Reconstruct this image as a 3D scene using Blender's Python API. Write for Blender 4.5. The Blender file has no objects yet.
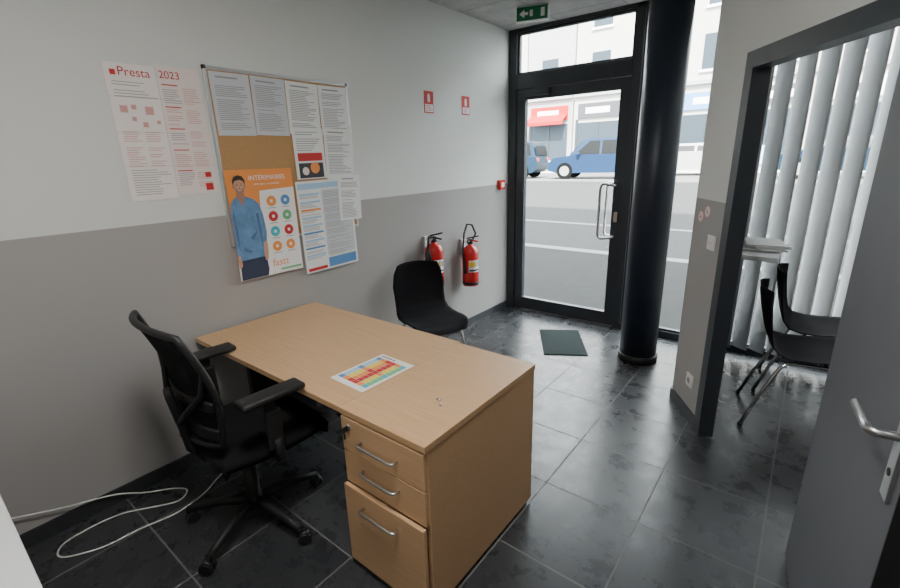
import bpy, bmesh, math, random
from mathutils import Vector, Matrix
random.seed(4)
COL = bpy.context.scene.collection

# ------------------------------------------------------------------ materials
def mat(name, color, rough=0.5, metal=0.0, noise=0.0, nscale=20.0, bump=0.0, spec=0.5, coat=0.0, emis=None, estr=0.0):
    m = bpy.data.materials.new(name); m.use_nodes = True
    nt = m.node_tree; b = nt.nodes["Principled BSDF"]
    c = tuple(color) + (1.0,)
    b.inputs["Base Color"].default_value = c
    b.inputs["Roughness"].default_value = rough
    b.inputs["Metallic"].default_value = metal
    b.inputs["Specular IOR Level"].default_value = spec
    b.inputs["Coat Weight"].default_value = coat
    if emis:
        b.inputs["Emission Color"].default_value = tuple(emis) + (1,)
        b.inputs["Emission Strength"].default_value = estr
    if noise > 0 or bump > 0:
        tc = nt.nodes.new("ShaderNodeTexCoord")
        n = nt.nodes.new("ShaderNodeTexNoise"); n.inputs["Scale"].default_value = nscale; n.inputs["Detail"].default_value = 5
        nt.links.new(tc.outputs["Object"], n.inputs["Vector"])
        if noise > 0:
            mx = nt.nodes.new("ShaderNodeMix"); mx.data_type = 'RGBA'
            mx.inputs[6].default_value = tuple(max(0, v * (1 - noise)) for v in color) + (1,)
            mx.inputs[7].default_value = tuple(min(1, v * (1 + noise)) for v in color) + (1,)
            nt.links.new(n.outputs["Fac"], mx.inputs[0]); nt.links.new(mx.outputs[2], b.inputs["Base Color"])
        if bump > 0:
            bp = nt.nodes.new("ShaderNodeBump"); bp.inputs["Strength"].default_value = bump; bp.inputs["Distance"].default_value = 0.01
            nt.links.new(n.outputs["Fac"], bp.inputs["Height"]); nt.links.new(bp.outputs["Normal"], b.inputs["Normal"])
    return m

def wall_mat():
    m = mat("wall_paint_two_tone", (0.7, 0.7, 0.68), 0.75)
    nt = m.node_tree; b = nt.nodes["Principled BSDF"]
    g = nt.nodes.new("ShaderNodeNewGeometry"); s = nt.nodes.new("ShaderNodeSeparateXYZ")
    nt.links.new(g.outputs["Position"], s.inputs[0])
    t = nt.nodes.new("ShaderNodeMath"); t.operation = 'GREATER_THAN'; t.inputs[1].default_value = 1.335
    nt.links.new(s.outputs["Z"], t.inputs[0])
    mx = nt.nodes.new("ShaderNodeMix"); mx.data_type = 'RGBA'
    mx.inputs[6].default_value = (0.365, 0.352, 0.340, 1); mx.inputs[7].default_value = (0.70, 0.715, 0.69, 1)
    nt.links.new(t.outputs[0], mx.inputs[0]); nt.links.new(mx.outputs[2], b.inputs["Base Color"])
    n = nt.nodes.new("ShaderNodeTexNoise"); n.inputs["Scale"].default_value = 90
    nt.links.new(g.outputs["Position"], n.inputs["Vector"])
    bp = nt.nodes.new("ShaderNodeBump"); bp.inputs["Strength"].default_value = 0.06; bp.inputs["Distance"].default_value = 0.004
    nt.links.new(n.outputs["Fac"], bp.inputs["Height"]); nt.links.new(bp.outputs["Normal"], b.inputs["Normal"])
    return m

def tile_mat(name, size, c1, c2, mortar, loc, rough, msize=0.004):
    m = mat(name, c1, rough); nt = m.node_tree; b = nt.nodes["Principled BSDF"]
    g = nt.nodes.new("ShaderNodeNewGeometry"); mp = nt.nodes.new("ShaderNodeMapping")
    mp.inputs["Location"].default_value = loc
    nt.links.new(g.outputs["Position"], mp.inputs[0])
    br = nt.nodes.new("ShaderNodeTexBrick"); br.offset = 0.0; br.squash = 1.0
    br.inputs["Scale"].default_value = 1.0; br.inputs["Brick Width"].default_value = size; br.inputs["Row Height"].default_value = size
    br.inputs["Mortar Size"].default_value = msize; br.inputs["Mortar Smooth"].default_value = 0.1
    br.inputs["Color1"].default_value = c1 + (1,); br.inputs["Color2"].default_value = c2 + (1,); br.inputs["Mortar"].default_value = mortar + (1,)
    nt.links.new(mp.outputs[0], br.inputs["Vector"])
    n = nt.nodes.new("ShaderNodeTexNoise"); n.inputs["Scale"].default_value = 8; n.inputs["Detail"].default_value = 10; n.inputs["Roughness"].default_value = 0.7
    nt.links.new(g.outputs["Position"], n.inputs["Vector"])
    mx = nt.nodes.new("ShaderNodeMix"); mx.data_type = 'RGBA'; mx.blend_type = 'MULTIPLY'; mx.inputs[0].default_value = 0.6
    nt.links.new(br.outputs["Color"], mx.inputs[6]); nt.links.new(n.outputs["Fac"], mx.inputs[7])
    nt.links.new(mx.outputs[2], b.inputs["Base Color"])
    mr = nt.nodes.new("ShaderNodeMapRange"); mr.inputs[1].default_value = 0.3; mr.inputs[2].default_value = 0.7
    mr.inputs[3].default_value = rough - 0.07; mr.inputs[4].default_value = rough + 0.12
    nt.links.new(n.outputs["Fac"], mr.inputs[0])
    ad = nt.nodes.new("ShaderNodeMath"); ad.operation = 'ADD'
    ml = nt.nodes.new("ShaderNodeMath"); ml.operation = 'MULTIPLY'; ml.inputs[1].default_value = 0.35
    nt.links.new(br.outputs["Fac"], ml.inputs[0]); nt.links.new(mr.outputs[0], ad.inputs[0]); nt.links.new(ml.outputs[0], ad.inputs[1])
    nt.links.new(ad.outputs[0], b.inputs["Roughness"])
    sb = nt.nodes.new("ShaderNodeMath"); sb.operation = 'MULTIPLY_ADD'; sb.inputs[1].default_value = -1.0
    nm = nt.nodes.new("ShaderNodeMath"); nm.operation = 'MULTIPLY'; nm.inputs[1].default_value = 0.8
    nt.links.new(n.outputs["Fac"], nm.inputs[0]); nt.links.new(br.outputs["Fac"], sb.inputs[0]); nt.links.new(nm.outputs[0], sb.inputs[2])
    bp = nt.nodes.new("ShaderNodeBump"); bp.inputs["Strength"].default_value = 0.45; bp.inputs["Distance"].default_value = 0.003
    nt.links.new(sb.outputs[0], bp.inputs["Height"]); nt.links.new(bp.outputs["Normal"], b.inputs["Normal"])
    return m

def wood_mat():
    m = mat("beech_laminate", (0.62, 0.42, 0.25), 0.4); nt = m.node_tree; b = nt.nodes["Principled BSDF"]
    tc = nt.nodes.new("ShaderNodeTexCoord"); mp = nt.nodes.new("ShaderNodeMapping"); mp.inputs["Scale"].default_value = (2.5, 60, 60)
    nt.links.new(tc.outputs["Object"], mp.inputs[0])
    n = nt.nodes.new("ShaderNodeTexNoise"); n.inputs["Scale"].default_value = 2.0; n.inputs["Detail"].default_value = 4
    nt.links.new(mp.outputs[0], n.inputs["Vector"])
    r = nt.nodes.new("ShaderNodeValToRGB")
    r.color_ramp.elements[0].position = 0.3; r.color_ramp.elements[0].color = (0.55, 0.335, 0.175, 1)
    r.color_ramp.elements[1].position = 0.7; r.color_ramp.elements[1].color = (0.62, 0.395, 0.215, 1)
    nt.links.new(n.outputs["Fac"], r.inputs[0]); nt.links.new(r.outputs[0], b.inputs["Base Color"])
    return m

def glass_mat(name, tint=(0.96, 0.98, 0.97)):
    m = bpy.data.materials.new(name); m.use_nodes = True; nt = m.node_tree
    for n in list(nt.nodes): nt.nodes.remove(n)
    o = nt.nodes.new("ShaderNodeOutputMaterial"); mx = nt.nodes.new("ShaderNodeMixShader")
    t = nt.nodes.new("ShaderNodeBsdfTransparent"); t.inputs[0].default_value = tint + (1,)
    g = nt.nodes.new("ShaderNodeBsdfGlossy"); g.inputs["Roughness"].default_value = 0.02
    lw = nt.nodes.new("ShaderNodeLayerWeight"); lw.inputs[0].default_value = 0.25
    ml = nt.nodes.new("ShaderNodeMath"); ml.operation = 'MULTIPLY'; ml.inputs[1].default_value = 0.35
    nt.links.new(lw.outputs["Fresnel"], ml.inputs[0]); nt.links.new(ml.outputs[0], mx.inputs[0])
    nt.links.new(t.outputs[0], mx.inputs[1]); nt.links.new(g.outputs[0], mx.inputs[2]); nt.links.new(mx.outputs[0], o.inputs[0])
    return m

def mesh_fabric():
    m = bpy.data.materials.new("black_mesh_fabric"); m.use_nodes = True; nt = m.node_tree
    b = nt.nodes["Principled BSDF"]; b.inputs["Base Color"].default_value = (0.012, 0.012, 0.013, 1); b.inputs["Roughness"].default_value = 0.8
    b.inputs["Specular IOR Level"].default_value = 0.15
    o = nt.nodes["Material Output"]; t = nt.nodes.new("ShaderNodeBsdfTransparent"); mx = nt.nodes.new("ShaderNodeMixShader")
    mx.inputs[0].default_value = 0.9
    nt.links.new(t.outputs[0], mx.inputs[1]); nt.links.new(b.outputs[0], mx.inputs[2]); nt.links.new(mx.outputs[0], o.inputs[0])
    return m

def blind_mat():
    m = bpy.data.materials.new("blind_slat_fabric"); m.use_nodes = True; nt = m.node_tree
    b = nt.nodes["Principled BSDF"]; b.inputs["Base Color"].default_value = (0.68, 0.69, 0.70, 1); b.inputs["Roughness"].default_value = 0.8
    o = nt.nodes["Material Output"]; t = nt.nodes.new("ShaderNodeBsdfTranslucent"); t.inputs[0].default_value = (0.6, 0.62, 0.63, 1)
    mx = nt.nodes.new("ShaderNodeMixShader"); mx.inputs[0].default_value = 0.16
    nt.links.new(b.outputs[0], mx.inputs[1]); nt.links.new(t.outputs[0], mx.inputs[2]); nt.links.new(mx.outputs[0], o.inputs[0])
    return m

M = {}
M['wall'] = wall_mat()
M['ceil'] = tile_mat("ceiling_tiles", 0.6, (0.80, 0.80, 0.78), (0.78, 0.78, 0.77), (0.55, 0.55, 0.55), (0.1, 0.25, 0), 0.8, 0.008)
M['floor'] = tile_mat("slate_floor_tiles", 0.45, (0.040, 0.043, 0.048), (0.078, 0.081, 0.087), (0.20, 0.205, 0.205), (0.15, 0.0, 0), 0.27, 0.004)
M['base'] = mat("baseboard_tile", (0.03, 0.032, 0.036), 0.35, noise=0.2)
M['wood'] = wood_mat()
M['woodedge'] = mat("beech_edge", (0.50, 0.33, 0.19), 0.5)
M['black'] = mat("black_plastic", (0.011, 0.011, 0.012), 0.5)
M['shell'] = mat("black_shell_plastic", (0.008, 0.008, 0.010), 0.7, spec=0.12)
M['fabric'] = mat("black_seat_fabric", (0.011, 0.011, 0.012), 0.95, noise=0.4, nscale=300, bump=0.3, spec=0.1)
M['mesh'] = mesh_fabric()
M['chrome'] = mat("chrome", (0.75, 0.75, 0.76), 0.15, 1.0)
M['steel'] = mat("brushed_steel", (0.6, 0.6, 0.6), 0.32, 1.0)
M['alu'] = mat("aluminium_frame", (0.62, 0.63, 0.64), 0.4, 0.8)
M['anth'] = mat("anthracite_metal", (0.030, 0.036, 0.044), 0.45, noise=0.1)
M['leaf'] = mat("grey_door_leaf", (0.110, 0.113, 0.130), 0.5, noise=0.06, nscale=4)
M['pillar'] = mat("pillar_dark_blue_lacquer", (0.014, 0.021, 0.036), 0.4, noise=0.1, nscale=3)
M['glass'] = glass_mat("clear_glass")
M['white'] = mat("white_paper", (0.84, 0.84, 0.83), 0.8)
M['paper2'] = mat("off_white_paper", (0.60, 0.62, 0.65), 0.8)
M['ink'] = mat("grey_ink", (0.33, 0.33, 0.35), 0.8)
M['dink'] = mat("dark_ink", (0.06, 0.06, 0.07), 0.8)
M['pink'] = mat("pale_red_ink", (0.68, 0.36, 0.33), 0.8)
M['palep'] = mat("pale_pink_paper", (0.82, 0.72, 0.69), 0.8)
M['palep2'] = mat("warm_white_paper", (0.86, 0.80, 0.77), 0.8)
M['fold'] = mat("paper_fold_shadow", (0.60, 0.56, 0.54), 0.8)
M['red'] = mat("red_print", (0.58, 0.03, 0.03), 0.6)
M['orange'] = mat("orange_print", (0.85, 0.30, 0.07), 0.6)
M['blue'] = mat("blue_print", (0.10, 0.26, 0.55), 0.6)
M['lblue'] = mat("light_blue_print", (0.38, 0.58, 0.78), 0.6)
M['green'] = mat("green_print", (0.16, 0.50, 0.22), 0.6)
M['yellow'] = mat("yellow_print", (0.85, 0.65, 0.08), 0.6)
M['teal'] = mat("teal_print", (0.05, 0.45, 0.55), 0.6)
M['skin'] = mat("skin_print", (0.58, 0.33, 0.22), 0.6, noise=0.25, nscale=60)
M['skin2'] = mat("skin_shade_print", (0.40, 0.21, 0.14), 0.6)
M['hair'] = mat("hair_print", (0.05, 0.03, 0.02), 0.6)
M['shirt'] = mat("shirt_print", (0.12, 0.25, 0.44), 0.6, noise=0.5, nscale=22)
M['shirt2'] = mat("shirt_shadow_print", (0.07, 0.15, 0.30), 0.6, noise=0.3, nscale=25)
M['jeans'] = mat("jeans_print", (0.03, 0.045, 0.09), 0.6)
M['cork'] = mat("cork", (0.46, 0.27, 0.12), 0.9, noise=0.35, nscale=150, bump=0.3)
M['exred'] = mat("extinguisher_red", (0.62, 0.02, 0.02), 0.25, coat=0.5)
M['rubber'] = mat("black_rubber", (0.02, 0.02, 0.02), 0.7)
M['wplast'] = mat("white_plastic", (0.80, 0.80, 0.78), 0.35)
M['wlam'] = mat("white_laminate", (0.78, 0.79, 0.79), 0.4)
M['matg'] = mat("charcoal_mat", (0.032, 0.042, 0.042), 0.95, noise=0.4, nscale=120, bump=0.4, spec=0.1)
M['exitg'] = mat("exit_sign_green", (0.0, 0.16, 0.07), 0.4)
M['blind'] = blind_mat()
M['brass'] = mat("lock_metal", (0.5, 0.5, 0.48), 0.3, 1.0)
M['fillglow'] = mat("fill_panel_glow", (0.9, 0.9, 0.9), 0.6, emis=(1, 0.97, 0.92), estr=2.0)  # glowing face of the added fill panels
M['pave'] = mat("pavement_concrete", (0.026, 0.027, 0.027), 0.9, noise=0.35, nscale=6, spec=0.2)
M['asph'] = mat("asphalt", (0.046, 0.048, 0.049), 0.9, noise=0.25, nscale=12, spec=0.2)
M['farpave'] = mat("far_pavement_concrete", (0.12, 0.12, 0.115), 0.9, noise=0.2, nscale=4)
M['line'] = mat("road_marking", (0.16, 0.16, 0.155), 0.8)
M['bwall'] = mat("render_facade", (0.50, 0.48, 0.45), 0.9, noise=0.08, nscale=1)
M['bwall2'] = mat("stone_facade", (0.36, 0.36, 0.36), 0.9, noise=0.08, nscale=1)
M['bglass'] = mat("shopfront_glass", (0.03, 0.045, 0.06), 0.5, spec=0.3)
M['awning'] = mat("awning_fabric", (0.45, 0.015, 0.02), 0.8, spec=0.1)
M['carblue'] = mat("car_paint_blue", (0.008, 0.028, 0.075), 0.35, spec=0.3)
M['cardark'] = mat("car_paint_teal", (0.005, 0.022, 0.045), 0.35, spec=0.3)
M['carwhite'] = mat("car_paint_white", (0.4, 0.4, 0.4), 0.25, coat=0.8)
M['carglass'] = mat("car_window", (0.004, 0.005, 0.006), 0.4, spec=0.2)
M['tyre'] = mat("tyre", (0.005, 0.005, 0.005), 0.8, spec=0.1)
M['lred'] = mat("tail_lamp", (0.5, 0.02, 0.02), 0.3)

# ------------------------------------------------------------------ mesh builder
class MB:
    def __init__(s, name):
        s.name = name; s.bm = bmesh.new(); s.mats = []
    def mi(s, k):
        if k not in s.mats: s.mats.append(k)
        return s.mats.index(k)
    def merge(s, tb, k, smooth=False, mtx=None):
        i = s.mi(k); mp = {}
        for v in tb.verts: mp[v] = s.bm.verts.new(mtx @ v.co if mtx else v.co)
        for f in tb.faces:
            try: nf = s.bm.faces.new([mp[v] for v in f.verts])
            except ValueError: continue
            nf.material_index = i; nf.smooth = smooth
        tb.free()
    def box(s, c, size, k, bevel=0.0, rot=None, seg=2):
        tb = bmesh.new(); bmesh.ops.create_cube(tb, size=1.0)
        for v in tb.verts: v.co = Vector((v.co.x * size[0], v.co.y * size[1], v.co.z * size[2]))
        if bevel > 0: bmesh.ops.bevel(tb, geom=list(tb.edges), offset=bevel, segments=seg, profile=0.5, affect='EDGES')
        m = Matrix.Translation(Vector(c))
        if rot is not None: m = m @ rot
        s.merge(tb, k, bevel > 0 and seg > 2, m)
    def b2(s, lo, hi, k, bevel=0.0, seg=2):
        s.box([(lo[i] + hi[i]) / 2 for i in range(3)], [abs(hi[i] - lo[i]) for i in range(3)], k, bevel, None, seg)
    def poly(s, pts, k):
        i = s.mi(k); f = s.bm.faces.new([s.bm.verts.new(Vector(p)) for p in pts]); f.material_index = i
    def slab(s, xa, xb, y0, z0, y1, z1, t, k):
        """sloping slab, top surface from (y0,z0) to (y1,z1)"""
        tb = bmesh.new()
        P = [tb.verts.new((x, y, z)) for x in (xa, xb) for (y, z) in ((y0, z0 - t), (y1, z1 - t), (y1, z1), (y0, z0))]
        tb.faces.new(P[:4]); tb.faces.new(P[4:][::-1])
        for i in range(4): tb.faces.new([P[i], P[(i + 1) % 4], P[4 + (i + 1) % 4], P[4 + i]])
        s.merge(tb, k)
    def tube(s, pts, r, k, seg=12, caps=True):
        pts = [Vector(p) for p in pts]; n = len(pts); rs = r if isinstance(r, (list, tuple)) else [r] * n
        T = []
        for i in range(n):
            a = pts[min(i + 1, n - 1)] - pts[max(i - 1, 0)]; T.append(a.normalized())
        up = Vector((0, 0, 1)) if abs(T[0].z) < 0.9 else Vector((1, 0, 0))
        N = (up - T[0] * up.dot(T[0])).normalized(); rings = []; i0 = s.mi(k)
        for i in range(n):
            N = (N - T[i] * N.dot(T[i])).normalized(); B = T[i].cross(N)
            rings.append([s.bm.verts.new(pts[i] + (N * math.cos(2 * math.pi * j / seg) + B * math.sin(2 * math.pi * j / seg)) * rs[i]) for j in range(seg)])
        for i in range(n - 1):
            for j in range(seg):
                f = s.bm.faces.new([rings[i][j], rings[i][(j + 1) % seg], rings[i + 1][(j + 1) % seg], rings[i + 1][j]]); f.smooth = True; f.material_index = i0
        if caps:
            for rg, rev in ((rings[0], True), (rings[-1], False)):
                f = s.bm.faces.new(list(reversed(rg)) if rev else rg); f.material_index = i0
    def lathe(s, prof, k, o=(0, 0, 0), seg=32, mtx=None):
        o = Vector(o); i0 = s.mi(k); rings = []
        for r, z in prof:
            ring = []
            for j in range(seg):
                p = Vector((r * math.cos(2 * math.pi * j / seg), r * math.sin(2 * math.pi * j / seg), z))
                if mtx: p = mtx @ p
                ring.append(s.bm.verts.new(p + o))
            rings.append(ring)
        for i in range(len(rings) - 1):
            for j in range(seg):
                f = s.bm.faces.new([rings[i][j], rings[i][(j + 1) % seg], rings[i + 1][(j + 1) % seg], rings[i + 1][j]]); f.smooth = True; f.material_index = i0
        for rg in (rings[0], rings[-1]):
            f = s.bm.faces.new(rg); f.material_index = i0
    def grid(s, fn, nu, nv, k, thick=0.0):
        i0 = s.mi(k); P = [[Vector(fn(i / nu, j / nv)) for j in range(nv + 1)] for i in range(nu + 1)]
        def nrm(i, j):
            a = P[min(i + 1, nu)][j] - P[max(i - 1, 0)][j]; b = P[i][min(j + 1, nv)] - P[i][max(j - 1, 0)]
            return a.cross(b).normalized()
        A = [[s.bm.verts.new(P[i][j]) for j in range(nv + 1)] for i in range(nu + 1)]
        def face(vs):
            f = s.bm.faces.new(vs); f.smooth = True; f.material_index = i0
        for i in range(nu):
            for j in range(nv): face([A[i][j], A[i + 1][j], A[i + 1][j + 1], A[i][j + 1]])
        if thick:
            B = [[s.bm.verts.new(P[i][j] - nrm(i, j) * thick) for j in range(nv + 1)] for i in range(nu + 1)]
            for i in range(nu):
                for j in range(nv): face([B[i][j], B[i][j + 1], B[i + 1][j + 1], B[i + 1][j]])
            for i in range(nu):
                face([A[i][0], B[i][0], B[i + 1][0], A[i + 1][0]]); face([A[i][nv], A[i + 1][nv], B[i + 1][nv], B[i][nv]])
            for j in range(nv):
                face([A[0][j], A[0][j + 1], B[0][j + 1], B[0][j]]); face([A[nu][j], B[nu][j], B[nu][j + 1], A[nu][j + 1]])
    def done(s, loc=(0, 0, 0), rz=0.0, parent=None, recalc=True):
        if recalc: bmesh.ops.recalc_face_normals(s.bm, faces=s.bm.faces)
        me = bpy.data.meshes.new(s.name); s.bm.to_mesh(me); s.bm.free()
        for k in s.mats: me.materials.append(M[k])
        o = bpy.data.objects.new(s.name, me); COL.objects.link(o)
        o.location = loc; o.rotation_euler = (0, 0, rz)
        if parent: o.parent = parent
        return o

def text(name, body, size, k, origin, X, Y, parent=None, align='LEFT', ext=0.0):
    cu = bpy.data.curves.new(name, "FONT"); cu.body = body; cu.size = size; cu.align_x = align; cu.extrude = ext
    tmp = bpy.data.objects.new(name + "_c", cu); me = bpy.data.meshes.new_from_object(tmp)
    bpy.data.objects.remove(tmp); me.name = name
    me.materials.clear(); me.materials.append(M[k])
    o = bpy.data.objects.new(name, me); COL.objects.link(o)
    X = Vector(X).normalized(); Y = Vector(Y).normalized(); Z = X.cross(Y)
    mt = Matrix((X, Y, Z)).transposed().to_4x4(); mt.translation = Vector(origin); o.matrix_world = mt
    if parent: o.parent = parent
    return o

# ------------------------------------------------------------------ room shell
D = 4.166; ZC = 2.73
E = Vector((1.947, 3.066, 0)); dw = Vector((0.548, -0.8365, 0)).normalized(); nw = Vector((0.8365, 0.548, 0))
def obox(b, p0, p1, z0, z1, n0, n1, k):
    a = [p0 + nw * n0, p1 + nw * n0, p1 + nw * n1, p0 + nw * n1]
    tb = bmesh.new(); lo = [tb.verts.new((v.x, v.y, z0)) for v in a]; hi = [tb.verts.new((v.x, v.y, z1)) for v in a]
    tb.faces.new(lo[::-1]); tb.faces.new(hi)
    for i in range(4): tb.faces.new([lo[i], lo[(i + 1) % 4], hi[(i + 1) % 4], hi[i]])
    b.merge(tb, k)

b = MB("floor"); b.b2((-0.12, -1.4, -0.1), (5.2, D + 0.03, 0), 'floor'); b.done()
b = MB("ceiling"); b.b2((-0.12, -1.4, ZC), (5.2, D + 0.03, ZC + 0.1), 'ceil'); b.done()
b = MB("wall_left"); b.b2((-0.12, -1.4, 0), (0, D + 0.05, ZC), 'wall'); b.done()
b = MB("wall_back"); b.b2((-0.12, -1.5, 0), (5.2, -1.4, ZC), 'wall'); b.done()
b = MB("wall_right"); b.b2((3.62, -1.4, 0), (3.72, 0.52, ZC), 'wall'); b.done()
b = MB("wall_far_right"); b.b2((5.1, -1.4, 0), (5.2, D, ZC), 'wall'); b.done()
t0, t1 = 0.43, 1.35     # opening along the partition
WT = 0.05
b = MB("wall_partition")
obox(b, E, E + dw * t0, 0, ZC, 0, WT, 'wall')
obox(b, E + dw * t0, E + dw * t1, 2.01, ZC, 0, WT, 'wall')
obox(b, E + dw * t1, E + dw * 3.05, 0, ZC, 0, WT, 'wall')
b.done()
b = MB("wall_return"); b.b2((1.947, 3.07, 0), (2.0, D - 0.04, ZC), 'wall'); b.done()

b = MB("baseboard_left"); b.b2((0, -1.4, 0), (0.012, D - 0.05, 0.075), 'base'); b.done()
b = MB("baseboard_partition"); obox(b, E, E + dw * (t0 - 0.02), 0, 0.075, -0.012, 0, 'base'); obox(b, E + dw * (t1 + 0.07), E + dw * 3.0, 0, 0.075, -0.012, 0, 'base')
b.b2((1.935, 3.07, 0), (1.947, D - 0.05, 0.075), 'base'); b.done()

b = MB("trim_door_casing")
obox(b, E + dw * (t0 - 0.035), E + dw * (t0 + 0.03), 0, 2.03, -0.022, WT + 0.012, 'anth')
obox(b, E + dw * (t1 - 0.025), E + dw * (t1 + 0.055), 0, 2.03, -0.022, WT + 0.012, 'anth')
obox(b, E + dw * (t0 - 0.035), E + dw * (t1 + 0.055), 1.960, 2.035, -0.0225, WT + 0.0125, 'anth')
b.done()

# open door leaf (hinged on the right jamb, swung into the near room)
H0 = Vector((2.632, 1.975, 0)); H1 = Vector((2.725, 1.155, 0))
lx = (H1 - H0); L = lx.length; ang = math.atan2(lx.y, lx.x)
b = MB("door_2")
b.b2((0, -0.0, 0.012), (L, 0.04, 1.955), 'leaf', 0.001)
b.b2((L, 0.0, 0.012), (L + 0.004, 0.04, 1.955), 'black')
for s_, y_ in ((-1, 0.0), (1, 0.04)):
    yy = y_ + s_ * 0.004; hx = L - 0.052
    b.box((hx, yy, 0.985), (0.045, 0.008, 0.23), 'steel', 0.002)
    b.tube([(hx, yy, 1.02), (hx, yy + s_ * 0.040, 1.02), (hx - 0.008, yy + s_ * 0.050, 1.02), (hx - 0.02, yy + s_ * 0.053, 1.02), (hx - 0.135, yy + s_ * 0.053, 1.02)], 0.0095, 'steel')
    b.tube([(hx, yy, 0.935), (hx, yy + s_ * 0.006, 0.935)], 0.009, 'black')
for z in (0.25, 1.0, 1.75): b.tube([(-0.006, 0.046, z), (-0.006, 0.046, z + 0.09)], 0.007, 'steel')
b.done(H0, ang)

# ------------------------------------------------------------------ shop front
def frame_rect(b, x0, x1, z0, z1, w, k, y0, y1):
    b.b2((x0, y0, z0), (x0 + w, y1, z1), k); b.b2((x1 - w, y0, z0), (x1, y1, z1), k)
    b.b2((x0 + w, y0, z1 - w), (x1 - w, y1, z1), k); b.b2((x0 + w, y0, z0), (x1 - w, y1, z0 + w), k)
b = MB("trim_shopfront_frame")
b.b2((0.0, D - 0.04, 0), (0.085, D + 0.05, ZC), 'anth'); b.b2((1.17, D - 0.04, 0), (1.24, D + 0.05, ZC), 'anth')
b.b2((0.085, D - 0.04, 2.21), (1.17, D + 0.05, 2.34), 'anth', 0.003)
b.b2((0.085, D - 0.04, ZC - 0.03), (5.1, D + 0.05, ZC), 'anth')
b.b2((1.24, D - 0.04, 0.0), (5.1, D + 0.05, 0.06), 'anth')
b.b2((1.92, D - 0.04, 0), (2.05, D + 0.05, ZC), 'anth'); b.b2((3.4, D - 0.03, 0.05), (3.46, D + 0.05, ZC), 'anth')
b.b2((0.085, D - 0.02, -0.005), (1.17, D + 0.05, 0.012), 'steel')
b.done()
b = MB("door_1")
x0, x1, zt = 0.088, 1.167, 2.205
b.b2((x0, D - 0.025, 0.015), (0.18, D + 0.03, zt), 'anth', 0.003); b.b2((1.08, D - 0.025, 0.015), (x1, D + 0.03, zt), 'anth', 0.003)
b.b2((0.18, D - 0.025, 2.115), (1.08, D + 0.03, zt), 'anth', 0.003); b.b2((0.18, D - 0.025, 0.015), (1.08, D + 0.03, 0.14), 'anth', 0.003)
b.b2((0.18, D + 0.0, 0.14), (1.08, D + 0.008, 2.115), 'glass')
for yy, s_ in ((D - 0.025, -1), (D + 0.03, 1)):
    b.tube([(1.105, yy, 1.33), (1.105, yy + s_ * 0.04, 1.33), (1.085, yy + s_ * 0.055, 1.335), (1.01, yy + s_ * 0.055, 1.345), (0.992, yy + s_ * 0.055, 1.33), (0.985, yy + s_ * 0.055, 1.30), (0.985, yy + s_ * 0.055, 0.90), (0.992, yy + s_ * 0.055, 0.87), (1.01, yy + s_ * 0.055, 0.855), (1.085, yy + s_ * 0.055, 0.865), (1.105, yy + s_ * 0.04, 0.87), (1.105, yy, 0.87)], 0.013, 'steel')
b.box((1.12, D - 0.03, 1.05), (0.03, 0.01, 0.09), 'steel', 0.002)
b.box((0.32, D - 0.05, 2.17), (0.26, 0.05, 0.06), 'anth', 0.005)
for z in (0.2, 1.1, 2.0): b.tube([(0.082, D - 0.04, z), (0.082, D - 0.04, z + 0.12)], 0.011, 'anth')
b.done()
for i, (xa, xb, za, zb) in enumerate(((0.085, 1.17, 2.34, ZC - 0.03), (1.24, 1.92, 0.06, ZC - 0.03), (2.05, 3.4, 0.06, ZC - 0.03), (3.46, 5.1, 0.06, ZC - 0.03))):
    b = MB("window_%d" % (i + 1)); b.b2((xa, D, za), (xb, D + 0.008, zb), 'glass'); frame_rect(b, xa, xb, za, zb, 0.02, 'anth', D - 0.015, D + 0.025); b.done()

b = MB("pillar"); b.lathe([(0.138, 0.0), (0.138, ZC)], 'pillar', (1.57, 3.57, 0), 64)
b.lathe([(0.15, 0.0), (0.15, 0.055), (0.14, 0.06)], 'black', (1.57, 3.57, 0), 64); b.done()

# vertical blinds
b = MB("vertical_blinds")
b.b2((2.06, D - 0.13, ZC - 0.06), (5.05, D - 0.09, ZC), 'wplast')
x = 2.10
while x < 5.0:
    a = math.radians(38 + random.uniform(-7, 7)); w = 0.0635
    c_, s_ = math.cos(a) * w, math.sin(a) * w
    def slat(u, v, x=x, c_=c_, s_=s_):
        q = 2 * v - 1; bow = 0.006 * (1 - q * q)
        return (x + q * c_ - bow * s_ / w, D - 0.10 - q * s_ - bow, 0.07 + u * 2.62)
    b.grid(slat, 6, 6, 'blind', 0.0012)
    x += 0.114
b.done()

# exit sign hanging from the ceiling
b = MB("exit_sign"); sc = Vector((0.52, 3.62, 2.675)); a = math.radians(16)
b.box((0, 0, 0), (0.26, 0.05, 0.11), 'wplast', 0.004); b.box((0, -0.026, 0), (0.245, 0.004, 0.095), 'exitg')
b.box((-0.005, -0.0285, 0.0), (0.025, 0.002, 0.045), 'white'); b.box((0.085, -0.0285, 0.0), (0.03, 0.002, 0.06), 'white')
b.poly([(-0.10, -0.029, 0.0), (-0.06, -0.029, 0.03), (-0.06, -0.029, 0.01), (-0.03, -0.029, 0.01), (-0.03, -0.029, -0.01), (-0.06, -0.029, -0.01), (-0.06, -0.029, -0.03)], 'white')
b.done(sc, a)

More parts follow.
